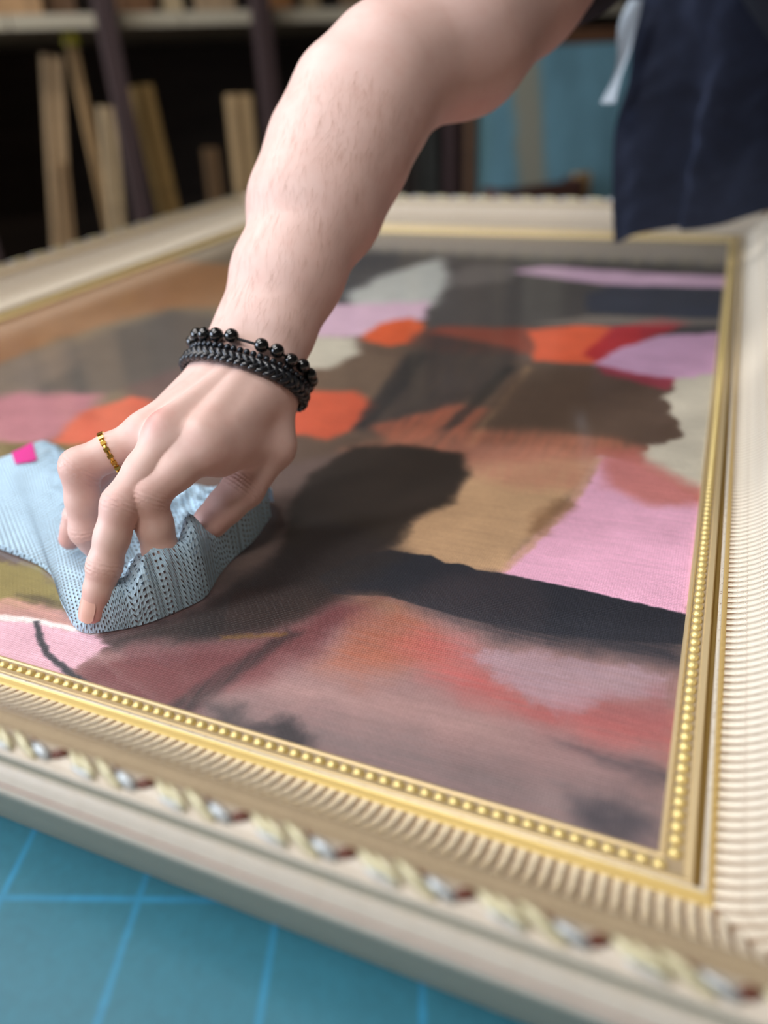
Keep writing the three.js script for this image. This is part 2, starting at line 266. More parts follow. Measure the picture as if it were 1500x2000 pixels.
// ------------------------------------------------------------------ the picture frame
{
  const mGold = std({ color: '#ead08a', metalness: 0.8, roughness: 0.4 });
  const mGoldDark = std({ color: '#9c7f45', metalness: 0.65, roughness: 0.35 });  // groove gilding: gold darkened, its dim reflection put into the colour
  const mBeadGold = std({ color: '#e2cb88', metalness: 0.45, roughness: 0.36 });
  const mGoldPale = std({ color: '#d9c193', metalness: 0.45, roughness: 0.42 });
  const mBole = std({ map: dataTex(128, 128, (i, j) => { const n = 1 + 0.22 * fbm(i / 9, j / 9); return [132 * n, 100 * n, 72 * n]; }, true, [6, 6]), roughness: 0.6, metalness: 0.1 });
  const speck = (r, g, b, s, rp) => dataTex(256, 256, (i, j) => { const n = 1 + 0.06 * fbm(i / 16, j / 16) + 0.04 * nz(i / 2.2, j / 2.2), k = sstep(0.44, 0.6, nz(i / 2.7, j / 2.7, 8.2)) * s, w = sstep(0.1, 0.6, fbm(i / 26, j / 26, 5)) * 0.35; return [lerp(r, 196, w) * n * (1 - k * 0.35), lerp(g, 168, w) * n * (1 - k * 0.5), lerp(b, 128, w) * n * (1 - k * 0.6)]; }, true, rp);
  const mCream = std({ map: speck(212, 202, 184, 1, [1, 1]), roughness: 0.38, metalness: 0.12 });
  const mBand = std({ map: speck(190, 179, 163, 0.6, [3, 3]), roughness: 0.45 });
  const mTaupe = std({ map: speck(166, 148, 120, 0.8, [3, 3]), roughness: 0.5 });
  const mOuterShade = std({ map: speck(146, 143, 126, 0.9, [3, 3]), roughness: 0.6 });  // band colour darkened: shade of the groove and undercut back put in
  const mRed = std({ color: '#8d4a38', roughness: 0.6 });
  const mLeafG = std({ color: '#b9af8c', roughness: 0.36, metalness: 0.25 }), mLeafS = std({ color: '#a4a6a4', roughness: 0.3, metalness: 0.4 }), mBrownSpot = std({ color: '#5c2c1a', roughness: 0.4 });
  const SEG = {
    sight_lip: [[0, -0.004], [0, 0.002], [0.0006, 0.0030], [0.0018, 0.0034], [0.0026, 0.0028]],
    bead_channel: [[0.0026, 0.0028], [0.0032, 0.0022], [0.0088, 0.0022], [0.0093, 0.0042]],
    ledge: [[0.0093, 0.0042], [0.0098, 0.0054], [0.0124, 0.0062], [0.0130, 0.0058]],
    gilt_groove: [[0.0130, 0.0058], [0.0138, 0.0052], [0.0150, 0.0066], [0.0156, 0.0084]],
    fillet: [[0.0156, 0.0084], [0.0160, 0.0094], [0.0170, 0.0098], [0.0174, 0.0095]],
    gilt_fillet: [[0.0174, 0.0095], [0.0182, 0.0088], [0.0196, 0.0070], [0.0204, 0.0062]],
    cove: [[0.0204, 0.0062], [0.026, 0.0074], [0.032, 0.0102], [0.038, 0.0146], [0.044, 0.0204], [0.050, 0.0278], [0.0545, 0.035], [0.0565, 0.0392]],
    plain_band: [[0.0565, 0.0392], [0.0575, 0.0415], [0.0605, 0.0432], [0.0660, 0.0445], [0.0680, 0.0462], [0.0690, 0.0462]],
    ornament_bed: [[0.0690, 0.0462], [0.0705, 0.0482], [0.0745, 0.0496], [0.0780, 0.0486], [0.0790, 0.0486], [0.0800, 0.0492], [0.0812, 0.0484]],
    outer_groove: [[0.0812, 0.0484], [0.0812, 0.0462], [0.0806, 0.0445], [0.0812, 0.0432]],
    outer_band: [[0.0812, 0.0432], [0.0822, 0.0436], [0.0840, 0.0412], [0.0860, 0.0372]],
    red_line: [[0.0860, 0.0372], [0.0863, 0.0364]],
    outer_edge: [[0.0863, 0.0364], [0.0872, 0.0340], [0.0870, 0.0318]],
    back_edge: [[0.0870, 0.0318], [0.0790, 0.004], [0.0705, -0.018], [0.015, -0.018], [0.015, -0.013]],
  };
  const matOf = { sight_lip: mGoldPale, bead_channel: mTaupe, ledge: mGoldPale, gilt_groove: mGoldDark, fillet: mCream, gilt_fillet: mGold, cove: mBole, plain_band: mTaupe, ornament_bed: mBand, outer_groove: mOuterShade, outer_band: mBand, red_line: mRed, outer_edge: mBand, back_edge: mOuterShade };
  function sweep(pts, L) {                                           // along +x from the mitre at -w to the mitre at L + w; w grows towards +z
    const pos = [], uv = [], idx = []; let run = 0; const NS_ = 12;
    for (let k = 0; k + 1 < pts.length; k++) {
      const [w0, h0] = pts[k], [w1, h1] = pts[k + 1], ln = Math.hypot(w1 - w0, h1 - h0), b = pos.length / 3;
      for (let i = 0; i <= NS_; i++) { const t = i / NS_, xa = lerp(-w0, L + w0, t), xb = lerp(-w1, L + w1, t); pos.push(xa, h0, w0, xb, h1, w1); uv.push(xa * 10, run * 10, xb * 10, (run + ln) * 10); }
      for (let i = 0; i < NS_; i++) { const a = b + i * 2; idx.push(a, a + 1, a + 2, a + 1, a + 3, a + 2); }
      run += ln;
    }
    const g = new THREE.BufferGeometry(); g.setAttribute('position', new THREE.Float32BufferAttribute(pos, 3)); g.setAttribute('uv', new THREE.Float32BufferAttribute(uv, 2)); g.setIndex(idx); g.computeVertexNormals(); return g;
  }
  // one rib of the cove: a rounded bar bent along the cove's section
  const cv = new THREE.CatmullRomCurve3(SEG.cove.map(([w, h]) => V(0, h, w)));
  const RP = 0.0052, RW = 0.0040, RH = 0.0017;
  function ribGeo(t0 = 0.0, t1 = 1, along = 6, across = 4) {
    const g = gridGeo(across, along, (u, v) => {
      const t = lerp(t0, t1, v), p = cv.getPoint(clamp(t, 0, 1)), q = cv.getTangent(clamp(t, 0, 1)), nrm = V(0, q.z, -q.y), a = Math.PI * u, e = Math.pow(Math.sin(Math.PI * (t0 > 0 ? 0.5 + 0.5 * v : clamp(v, 0.0, 1))), 0.28);
      return p.clone().addScaledVector(nrm, RH * Math.pow(Math.sin(a), 0.6) * Math.max(e, 0.12) - 0.0001).add(V(-RW / 2 * Math.sign(Math.cos(a)) * Math.pow(Math.abs(Math.cos(a)), 0.85), 0, 0));
    }, (u, v) => [u * 0.06, v * 0.8]); return g;
  }
  const ribs = [ribGeo()];
  const beadG = new THREE.SphereGeometry(0.0029, 9, 5, 0, Math.PI * 2, 0, Math.PI / 2).scale(1, 0.95, 1);
  const lobe = (x, z, y, sx, sz, sy, turn) => new THREE.IcosahedronGeometry(1, 1).scale(sx, sy, sz).rotateY(turn).translate(x, y, z);
  const leafGold = mergeGeometries([lobe(-0.0160, 0.0742, 0.0490, 0.0070, 0.0019, 0.0036, -0.50), lobe(-0.0105, 0.0748, 0.0492, 0.0080, 0.0020, 0.0040, -0.46), lobe(-0.0020, 0.0742, 0.0492, 0.0086, 0.0021, 0.0042, -0.42), lobe(0.0030, 0.0766, 0.0486, 0.0060, 0.0015, 0.0030, -0.3)]);
  const leafSilver = mergeGeometries([lobe(0.0080, 0.0750, 0.0490, 0.0070, 0.0023, 0.0038, -0.30), lobe(-0.0110, 0.0774, 0.0484, 0.0072, 0.0013, 0.0022, -0.2)]);
  const brown_spot = mergeGeometries([lobe(0.0160, 0.0738, 0.0490, 0.0040, 0.0024, 0.0026, 0.4), lobe(0.0040, 0.0730, 0.0488, 0.0060, 0.0010, 0.0018, -0.45)]);  // red-brown spots between the leaves of each ornament
  const f = tag(group('picture_frame', V(0, PY, 0)), 'cream and gilt ribbed picture frame lying on the cutting mat', 'picture frame');
  // [length, place of the sight corner, turn, how far along the rail its pieces are picked out singly]
  const rails = [
    [SW, V(-SW, 0, 0), 0, (s) => s > SW - 0.44],                     // near rail
    [SD, V(0, 0, 0), Math.PI / 2, (s) => s < 0.62],                  // right rail, running away
    [SW, V(0, 0, -SD), Math.PI, () => false],                        // far rail
    [SD, V(-SW, 0, -SD), -Math.PI / 2, () => false],                 // left rail
  ];
  for (const [L, p, turn, single] of rails) {
    const r = mesh('rail', sweep(SEG.cove, L), mBole, f); r.position.copy(p); r.rotation.y = turn;
    for (const k of Object.keys(SEG)) if (k !== 'cove') mesh(k, sweep(SEG[k], L), matOf[k], r);
    const rest = [];
    for (let k = Math.ceil(-0.05 / RP); k * RP < L + 0.052; k++) {
      const s = (k + 0.5) * RP, over = Math.max(-s, s - L) - 0.0004;   // past the sight corner the rib is cut by the mitre
      let t0 = 0; if (over > 0.0204) { while (t0 < 1 && cv.getPoint(t0).z < over) t0 += 0.005; }
      if (t0 > 0.96) continue;
      const g = t0 > 0 ? ribGeo(t0, 1) : ribs[0];
      if (single(s)) { const m = mesh('rib', g, mCream, r); m.position.x = s; } else rest.push(g.clone().translate(s, 0, 0));
    }
    if (rest.length) mesh('rib_run', mergeGeometries(rest), mCream, r).userData.kind = 'stuff';
    const BP = 0.0064, nb = Math.round((L + 0.008) / BP), restB = [];
    for (let k = 0; k < nb; k++) { const s = -0.002 + (k + 0.5) * (L + 0.006) / nb; if (single(s)) { const m = mesh('bead', beadG, mBeadGold, r); m.position.set(s, 0.0020, 0.0060); } else restB.push(beadG.clone().translate(s, 0.0020, 0.0060)); }
    if (restB.length) mesh('bead_run', mergeGeometries(restB), mBeadGold, r).userData.kind = 'stuff';
    const nl = Math.round((L + 0.14) / 0.0408);
    for (let k = 0; k < nl; k++) {
      const s = -0.07 + (k + 0.5) * (L + 0.14) / nl;
      const o = mesh('leaf_ornament', leafGold, mLeafG, r); o.position.x = s;
      mesh('leaf_tip', leafSilver, mLeafS, o); mesh('brown_spot', brown_spot, mBrownSpot, o);
    }
  }
}

// ------------------------------------------------------------------ body by distance fields
const J = {
  index: [[-0.2714, 0.09, -0.1147], [-0.2924, 0.0707, -0.0803], [-0.2894, 0.0333, -0.0779], [-0.2901, 0.0141, -0.0856]],
  middle: [[-0.2917, 0.0949, -0.1076], [-0.3018, 0.069, -0.0687], [-0.3076, 0.0376, -0.0511], [-0.3127, 0.0129, -0.04]],
  ring: [[-0.3156, 0.0883, -0.1168], [-0.3447, 0.0771, -0.0867], [-0.3459, 0.0367, -0.0805], [-0.3453, 0.0199, -0.0852]],
  pinky: [[-0.3296, 0.0809, -0.1389], [-0.3581, 0.0577, -0.1088], [-0.3711, 0.0314, -0.0989], [-0.3792, 0.0149, -0.0949]],
  thumb: [[-0.2693, 0.0841, -0.1815], [-0.2622, 0.0656, -0.1672], [-0.2696, 0.0473, -0.1413], [-0.2821, 0.0328, -0.1189]],
  fore: [[-0.2858, 0.106, -0.1921], [-0.2846, 0.1272, -0.2151], [-0.2825, 0.1536, -0.2456], [-0.2797, 0.1903, -0.292], [-0.2773, 0.2207, -0.3291], [-0.2708, 0.2494, -0.3643], [-0.2626, 0.2695, -0.391]],
  upper: [[-0.2626, 0.2695, -0.391], [-0.2337, 0.2938, -0.4524], [-0.2084, 0.3343, -0.5377], [-0.1787, 0.3794, -0.6305]],
  cloth_back: [[-0.569, -0.1293], [-0.5549, -0.1563], [-0.544, -0.1885], [-0.5293, -0.2051], [-0.5216, -0.221], [-0.4944, -0.216], [-0.4223, -0.2029], [-0.3539, -0.2025], [-0.319, -0.2053], [-0.2869, -0.1994]],
  cloth_front: [[-0.5161, -0.09], [-0.4812, -0.0906], [-0.4363, -0.0848], [-0.3831, -0.074], [-0.3458, -0.0472], [-0.3183, -0.0325], [-0.3001, -0.0408], [-0.2872, -0.0522], [-0.2769, -0.0679], [-0.2697, -0.0841], [-0.2742, -0.108], [-0.2758, -0.1257], [-0.2742, -0.149], [-0.2795, -0.1826]],
};
const T3 = (a) => V(a[0], PY + a[1], a[2]);
const cap = (a, b, ra, rb) => { const bx = b.x - a.x, by = b.y - a.y, bz = b.z - a.z, l2 = bx * bx + by * by + bz * bz + 1e-12; return (x, y, z) => { const px = x - a.x, py = y - a.y, pz = z - a.z, t = Math.min(1, Math.max(0, (px * bx + py * by + pz * bz) / l2)), dx = px - bx * t, dy = py - by * t, dz = pz - bz * t; return Math.sqrt(dx * dx + dy * dy + dz * dz) - (ra + (rb - ra) * t); }; };
const smin = (a, b, k) => { const h = Math.max(k - Math.abs(a - b), 0) / k; return Math.min(a, b) - h * h * k * 0.25; };
const union = (list, k) => (x, y, z) => { let d = list[0](x, y, z); for (let i = 1; i < list.length; i++) d = smin(d, list[i](x, y, z), k); return d; };
// surface of a field inside a box, on a sparse grid (naive surface nets)
function fieldMesh(f, lo, hi, c, colorOf) {
  const B = 8, nx = Math.ceil((hi.x - lo.x) / c / B) * B, ny = Math.ceil((hi.y - lo.y) / c / B) * B, nzz = Math.ceil((hi.z - lo.z) / c / B) * B, reach = c * B * 0.9;
  const cellV = new Map(), pos = [], idx = [], K = B + 1, val = new Float32Array(K * K * K), quads = [];
  const key = (i, j, k) => (k * ny + j) * nx + i;
  for (let bk = 0; bk < nzz; bk += B) for (let bj = 0; bj < ny; bj += B) for (let bi = 0; bi < nx; bi += B) {
    if (Math.abs(f(lo.x + (bi + B / 2) * c, lo.y + (bj + B / 2) * c, lo.z + (bk + B / 2) * c)) > reach) continue;
    for (let k = 0; k < K; k++) for (let j = 0; j < K; j++) for (let i = 0; i < K; i++) val[(k * K + j) * K + i] = f(lo.x + (bi + i) * c, lo.y + (bj + j) * c, lo.z + (bk + k) * c);
    for (let k = 0; k < B; k++) for (let j = 0; j < B; j++) for (let i = 0; i < B; i++) {
      const o = (k * K + j) * K + i, v = [val[o], val[o + 1], val[o + K], val[o + K + 1], val[o + K * K], val[o + K * K + 1], val[o + K * K + K], val[o + K * K + K + 1]];
      let m = 0; for (let q = 0; q < 8; q++) if (v[q] < 0) m |= 1 << q;
      if (m === 0 || m === 255) continue;
      let sx = 0, sy = 0, sz = 0, n = 0;
      const edge = (p, q) => { if ((v[p] < 0) === (v[q] < 0)) return; const t = v[p] / (v[p] - v[q]); sx += lerp(p & 1, q & 1, t); sy += lerp((p >> 1) & 1, (q >> 1) & 1, t); sz += lerp(p >> 2, q >> 2, t); n++; };
      for (const [p, q] of [[0, 1], [2, 3], [4, 5], [6, 7], [0, 2], [1, 3], [4, 6], [5, 7], [0, 4], [1, 5], [2, 6], [3, 7]]) edge(p, q);
      cellV.set(key(bi + i, bj + j, bk + k), pos.length / 3); pos.push(lo.x + (bi + i + sx / n) * c, lo.y + (bj + j + sy / n) * c, lo.z + (bk + k + sz / n) * c);
      const I = bi + i, Jn = bj + j, Kn = bk + k;
      if ((v[0] < 0) !== (v[1] < 0)) quads.push(I, Jn, Kn, 0, v[0] < 0 ? 1 : 0);
      if ((v[0] < 0) !== (v[2] < 0)) quads.push(I, Jn, Kn, 1, v[0] < 0 ? 1 : 0);
      if ((v[0] < 0) !== (v[4] < 0)) quads.push(I, Jn, Kn, 2, v[0] < 0 ? 1 : 0);
    }
  }
  for (let q = 0; q < quads.length; q += 5) {
    const [i, j, k, ax, inn] = quads.slice(q, q + 5); let a, b, cc, d;
    if (ax === 0) { a = cellV.get(key(i, j - 1, k - 1)); b = cellV.get(key(i, j, k - 1)); cc = cellV.get(key(i, j, k)); d = cellV.get(key(i, j - 1, k)); }
    else if (ax === 1) { a = cellV.get(key(i - 1, j, k - 1)); b = cellV.get(key(i - 1, j, k)); cc = cellV.get(key(i, j, k)); d = cellV.get(key(i, j, k - 1)); }
    else { a = cellV.get(key(i - 1, j - 1, k)); b = cellV.get(key(i, j - 1, k)); cc = cellV.get(key(i, j, k)); d = cellV.get(key(i - 1, j, k)); }
    if (a === undefined || b === undefined || cc === undefined || d === undefined) continue;
    if (inn) idx.push(a, b, cc, a, cc, d); else idx.push(a, cc, b, a, d, cc);
  }
  const nrm = new Float32Array(pos.length), col = colorOf && new Float32Array(pos.length), e = c * 0.6;
  for (let q = 0; q < pos.length; q += 3) {
    const x = pos[q], y = pos[q + 1], z = pos[q + 2], gx = f(x + e, y, z) - f(x - e, y, z), gy = f(x, y + e, z) - f(x, y - e, z), gz = f(x, y, z + e) - f(x, y, z - e), l = Math.hypot(gx, gy, gz) || 1;
    nrm[q] = gx / l; nrm[q + 1] = gy / l; nrm[q + 2] = gz / l;
    if (col) { const cl = colorOf(x, y, z); col[q] = cl[0]; col[q + 1] = cl[1]; col[q + 2] = cl[2]; }
  }
  const g = new THREE.BufferGeometry(); g.setAttribute('position', new THREE.Float32BufferAttribute(pos, 3)); g.setAttribute('normal', new THREE.BufferAttribute(nrm, 3)); if (col) g.setAttribute('color', new THREE.BufferAttribute(col, 3)); g.setIndex(idx); return g;
}

const fore = J.fore.map(T3), up = J.upper.map(T3), fing = {}; for (const k of ['index', 'middle', 'ring', 'pinky', 'thumb']) fing[k] = J[k].map(T3);
const wrist = fore[0], armAxis = fore[2].clone().sub(fore[0]).normalize();
const lat = V(0.95, -0.16, -0.08); lat.addScaledVector(armAxis, -lat.dot(armAxis)).normalize();
const dorsal = V(0, 0, 0).crossVectors(lat, armAxis).normalize(); if (dorsal.z < 0) dorsal.negate();
const off = (p, l, d = 0) => p.clone().addScaledVector(lat, l).addScaledVector(dorsal, d);
let armField;
{
  const arm = [], fr = [0.0190, 0.0205, 0.0265, 0.0340, 0.0380, 0.0395, 0.0390], fo = [0.0100, 0.0098, 0.0088, 0.0090, 0.0095, 0.0080, 0.0040];
  for (let k = 0; k + 1 < fore.length; k++) for (const s of [-1, 1]) arm.push(cap(off(fore[k], s * fo[k]), off(fore[k + 1], s * fo[k + 1]), fr[k], fr[k + 1]));
  arm.push(cap(off(fore[3], -0.012, 0.006), off(fore[5], -0.016, 0.004), 0.030, 0.034));                   // outer forearm muscle
  arm.push(cap(off(fore[3], 0.014, -0.004), off(fore[5], 0.014, 0.0), 0.022, 0.028));                      // inner forearm muscle
  const ub = up.map((p, i) => p.clone().addScaledVector(V(0.76, -0.64, 0.07), [0.004, 0.012, 0.010, 0.006][i]));              // the soft underside
  arm.push(cap(up[0], up[1], 0.043, 0.048), cap(up[1], up[2], 0.048, 0.052), cap(up[2], up[3], 0.052, 0.055), cap(ub[0], ub[1], 0.040, 0.050), cap(ub[1], ub[2], 0.050, 0.053), cap(ub[2], ub[3], 0.053, 0.056));
  arm.push(cap(off(fore[0], -0.015, 0.004), off(fore[0].clone().addScaledVector(armAxis, 0.012), -0.015, 0.006), 0.0150, 0.0125));   // end of the ulna
  const armF = union(arm, 0.016);
  const palmL = [], P0 = wrist.clone().addScaledVector(armAxis, -0.006);
  const row = ['index', 'middle', 'ring', 'pinky'], at0 = [0.016, 0.006, -0.006, -0.015];
  row.forEach((k, i) => { const b = off(P0, at0[i]); palmL.push(cap(b, fing[k][0], 0.0172, [0.0142, 0.0140, 0.0130, 0.0120][i])); palmL.push(cap(b.clone().add(V(0, -0.003, 0)), fing[k][0].clone().add(V(0, -0.010, -0.006)), 0.0165, 0.0125)); });
  palmL.push(cap(off(P0, 0.008, -0.004), fing.thumb[1], 0.0178, 0.0135));
  palmL.push(cap(fing.index[0].clone().add(V(0.004, -0.010, -0.012)), fing.thumb[1], 0.0105, 0.0120));
  palmL.push(cap(off(P0, -0.014, -0.006), fing.pinky[0].clone().add(V(0, -0.012, -0.012)), 0.0165, 0.0145));
  const tendons = row.slice(0, 3).map((k, i) => cap(off(P0, at0[i] * 0.6).addScaledVector(V(0, 1, 0), 0.0165), fing[k][0].clone().add(V(0, 0.0105, 0.004)), 0.0016, 0.0036));
  const palmF0 = union(palmL, 0.012), tenF = union(tendons, 0.002), palmF = (x, y, z) => smin(palmF0(x, y, z), tenF(x, y, z), 0.009);
  const R = { index: [0.0130, 0.0114, 0.0104, 0.0088], middle: [0.0128, 0.0106, 0.0094, 0.0078], ring: [0.0122, 0.0112, 0.0102, 0.0085], pinky: [0.0110, 0.0094, 0.0086, 0.0074], thumb: [0.0160, 0.0140, 0.0132, 0.0112] };
  const chains = Object.keys(R).map((k) => {
    const p = fing[k], r = R[k], list = [];
    for (let i = 0; i < 3; i++) {                                     // phalanges are waisted between the joints
      const m = p[i].clone().lerp(p[i + 1], 0.52); list.push(cap(p[i], m, r[i], (r[i] + r[i + 1]) * 0.472), cap(m, p[i + 1], (r[i] + r[i + 1]) * 0.472, r[i + 1]));
    }
    const u = union(list, 0.004), wr = [];
    for (const i of [1, 2]) { const a = p[i], d = p[i + 1].clone().sub(p[i - 1]).normalize(); wr.push([a.x, a.y, a.z, d.x, d.y, d.z]); }
    const f = (x, y, z) => { let e = u(x, y, z); if (e < 0.004) for (const [ax, ay, az, dx, dy, dz] of wr) { const t = (x - ax) * dx + (y - ay) * dy + (z - az) * dz; if (t * t < 0.0001) e += 0.00032 * Math.cos(t * 2600 + 1.2 * nz(x * 500, y * 500, z * 500)) * Math.exp(-t * t / 0.000022); } return e; };
    return [f, k === 'thumb' ? 0.006 : 0.007];
  });
  const handF = (x, y, z) => { const pd = palmF(x, y, z); let d = pd; for (const [c, k] of chains) d = Math.min(d, smin(pd, c(x, y, z), k)); return d; };
  armField = (x, y, z) => {
    const a = armF(x, y, z); if (z < -0.30 && y > PY + 0.19) return a;
    return smin(a, handF(x, y, z), 0.014);
  };
}
const red = [];
for (const k of ['index', 'middle', 'ring', 'pinky']) { red.push([fing[k][1], 0.013, 0.55], [fing[k][2], 0.011, 0.5], [fing[k][3], 0.013, 0.8]); }
red.push([fing.middle[0].clone().add(V(-0.004, 0.012, 0.004)), 0.010, 0.9], [fing.index[0], 0.018, 0.25], [fing.thumb[2], 0.014, 0.4], [fing.thumb[3], 0.016, 0.6]);
const skinLin = new THREE.Color('#d9b4a8'), redLin = new THREE.Color('#cf8c84'), palLin = new THREE.Color('#e2c6bd');
function skinColor(x, y, z) {
  let w = 0; for (const [p, s, a] of red) { const d2 = (x - p.x) ** 2 + (y - p.y) ** 2 + (z - p.z) ** 2; w = Math.max(w, a * Math.exp(-d2 / (s * s))); }
  const n = 0.3 * nz(x * 60, y * 60, z * 60) + 0.35 * nz(x * 160, y * 160, z * 160) + 0.3 * nz(x * 420, y * 420, z * 420);
  const a = clamp(w + 0.20 * n, 0, 1), b = clamp(0.2 - 0.3 * n, 0, 0.5) * (1 - w);
  return ['r', 'g', 'b'].map((c) => lerp(lerp(skinLin[c], redLin[c], a), palLin[c], b));
}
const person = tag(group('person'), 'person in a navy apron with a bare arm leaning over the painting', 'person');
{
  const mSkin = phys({ color: '#ffffff', vertexColors: true, roughness: 0.46, specularIntensity: 0.75 });
  // the arm finely, up to inside the sleeve; the rest of the body coarsely behind the clothes
  const cutN = up[3].clone().sub(up[1]).normalize(), cutP = up[3].clone().addScaledVector(cutN, -0.03);
  const armG = fieldMesh((x, y, z) => Math.max(armField(x, y, z), (x - cutP.x) * cutN.x + (y - cutP.y) * cutN.y + (z - cutP.z) * cutN.z), V(-0.41, PY + 0.0, -0.72), V(-0.10, PY + 0.45, -0.02), 0.0013, skinColor);
  const Q = (x, h, z) => V(x, PY + h, z);
  const sR = Q(-0.165, 0.41, -0.70), sL = Q(0.20, 0.50, -0.86), chest = Q(0.0, 0.50, -0.93), belly = Q(0.17, 0.28, -1.24), hip = Q(0.24, 0.08, -1.44), neck = Q(-0.015, 0.60, -0.80), head = Q(-0.05, 0.70, -0.70);
  const bodyL = [cap(up[2], up[3], 0.046, 0.049), cap(up[3], sR, 0.051, 0.058), cap(sR, chest, 0.062, 0.11), cap(sL, chest, 0.062, 0.11), cap(chest, belly, 0.125, 0.125), cap(belly, hip, 0.125, 0.14), cap(chest, neck, 0.075, 0.056), cap(neck, head, 0.054, 0.05),
    cap(hip.clone().add(V(-0.08, -0.02, -0.03)), V(0.15, 0.46, -1.52), 0.09, 0.062), cap(V(0.15, 0.46, -1.52), V(0.16, 0.09, -1.56), 0.058, 0.042), cap(hip.clone().add(V(0.08, -0.02, 0.03)), V(0.36, 0.46, -1.44), 0.09, 0.062), cap(V(0.36, 0.46, -1.44), V(0.38, 0.09, -1.46), 0.058, 0.042),
    cap(V(0.16, 0.045, -1.57), V(0.08, 0.035, -1.44), 0.042, 0.034), cap(V(0.38, 0.045, -1.47), V(0.30, 0.035, -1.34), 0.042, 0.034),
    cap(sL, Q(0.32, 0.25, -0.86), 0.056, 0.044), cap(Q(0.32, 0.25, -0.86), Q(0.275, 0.115, -0.735), 0.042, 0.031)];
  // head, tilted down towards the cloth
  const fw = V(-0.48, -0.38, 0.79).normalize(), sd = V(0, 0, 0).crossVectors(fw, V(0, 1, 0)).normalize(), hu = V(0, 0, 0).crossVectors(sd, fw).normalize(), hc = head.clone().add(V(-0.01, 0.03, 0.0));
  const H = (f, l, u) => hc.clone().addScaledVector(fw, f).addScaledVector(sd, l).addScaledVector(hu, u);
  const skull = union([cap(H(-0.025, 0, 0.035), H(0.005, 0, 0.045), 0.085, 0.080), cap(H(0.03, 0, -0.045), H(0.035, 0, 0.02), 0.056, 0.064), cap(H(0.045, -0.022, -0.082), H(0.045, 0.022, -0.082), 0.026, 0.026), cap(neck, H(-0.02, 0, -0.05), 0.056, 0.055)], 0.03);
  const bits = [cap(H(0.096, 0, 0.012), H(0.116, 0, -0.022), 0.0075, 0.0125), cap(H(0.084, -0.034, 0.028), H(0.088, 0.034, 0.028), 0.013, 0.013), cap(H(0.088, -0.018, -0.056), H(0.088, 0.018, -0.056), 0.0085, 0.0085), cap(H(0.086, -0.015, -0.068), H(0.086, 0.015, -0.068), 0.0085, 0.0085), cap(H(-0.012, -0.082, -0.018), H(-0.018, -0.088, 0.022), 0.010, 0.015), cap(H(-0.012, 0.082, -0.018), H(-0.018, 0.088, 0.022), 0.010, 0.015)];
  const sock = [H(0.090, -0.031, 0.006), H(0.090, 0.031, 0.006)];
  const headF = (x, y, z) => { let d = skull(x, y, z); for (const b of bits) d = smin(d, b(x, y, z), 0.010); for (const q of sock) d = -smin(-d, Math.hypot(x - q.x, y - q.y, z - q.z) - 0.015, 0.012); return d; };
  const headG = fieldMesh(headF, hc.clone().add(V(-0.16, -0.17, -0.18)), hc.clone().add(V(0.16, 0.18, 0.17)), 0.0032, skinColor);
  // the other hand rests on the bench edge
  const wl = Q(0.275, 0.115, -0.735), hl = [cap(wl, Q(0.262, 0.03, -0.665), 0.030, 0.024), cap(Q(0.262, 0.03, -0.665), Q(0.245, 0.0, -0.605), 0.024, 0.018), cap(Q(0.275, 0.022, -0.66), Q(0.285, -0.002, -0.61), 0.020, 0.016)];
  const hlF = union(hl, 0.015), fl5 = [[[0.225, -0.002, -0.605], [0.205, -0.010, -0.562], [0.195, -0.013, -0.530]], [[0.243, 0.001, -0.598], [0.230, -0.009, -0.548], [0.222, -0.013, -0.512]], [[0.262, 0.0, -0.598], [0.256, -0.009, -0.550], [0.252, -0.013, -0.516]], [[0.280, -0.004, -0.604], [0.280, -0.011, -0.565], [0.280, -0.014, -0.540]], [[0.238, 0.012, -0.660], [0.205, -0.002, -0.636], [0.180, -0.010, -0.620]]].map((c) => union([cap(T3(c[0]), T3(c[1]), 0.0112, 0.0092), cap(T3(c[1]), T3(c[2]), 0.0092, 0.0078)], 0.004));
  const leftHandG = fieldMesh((x, y, z) => { const q = hlF(x, y, z); let d = q; for (const c of fl5) d = Math.min(d, smin(q, c(x, y, z), 0.007)); return d; }, Q(0.14, -0.03, -0.80), Q(0.34, 0.16, -0.49), 0.0032, skinColor);
  const bodyG = fieldMesh(union(bodyL, 0.03), V(-0.30, -0.02, -1.75), V(0.52, PY + 0.92, -0.50), 0.011, skinColor);
  mesh('body', mergeGeometries([armG, bodyG, headG, leftHandG]), mSkin, person);
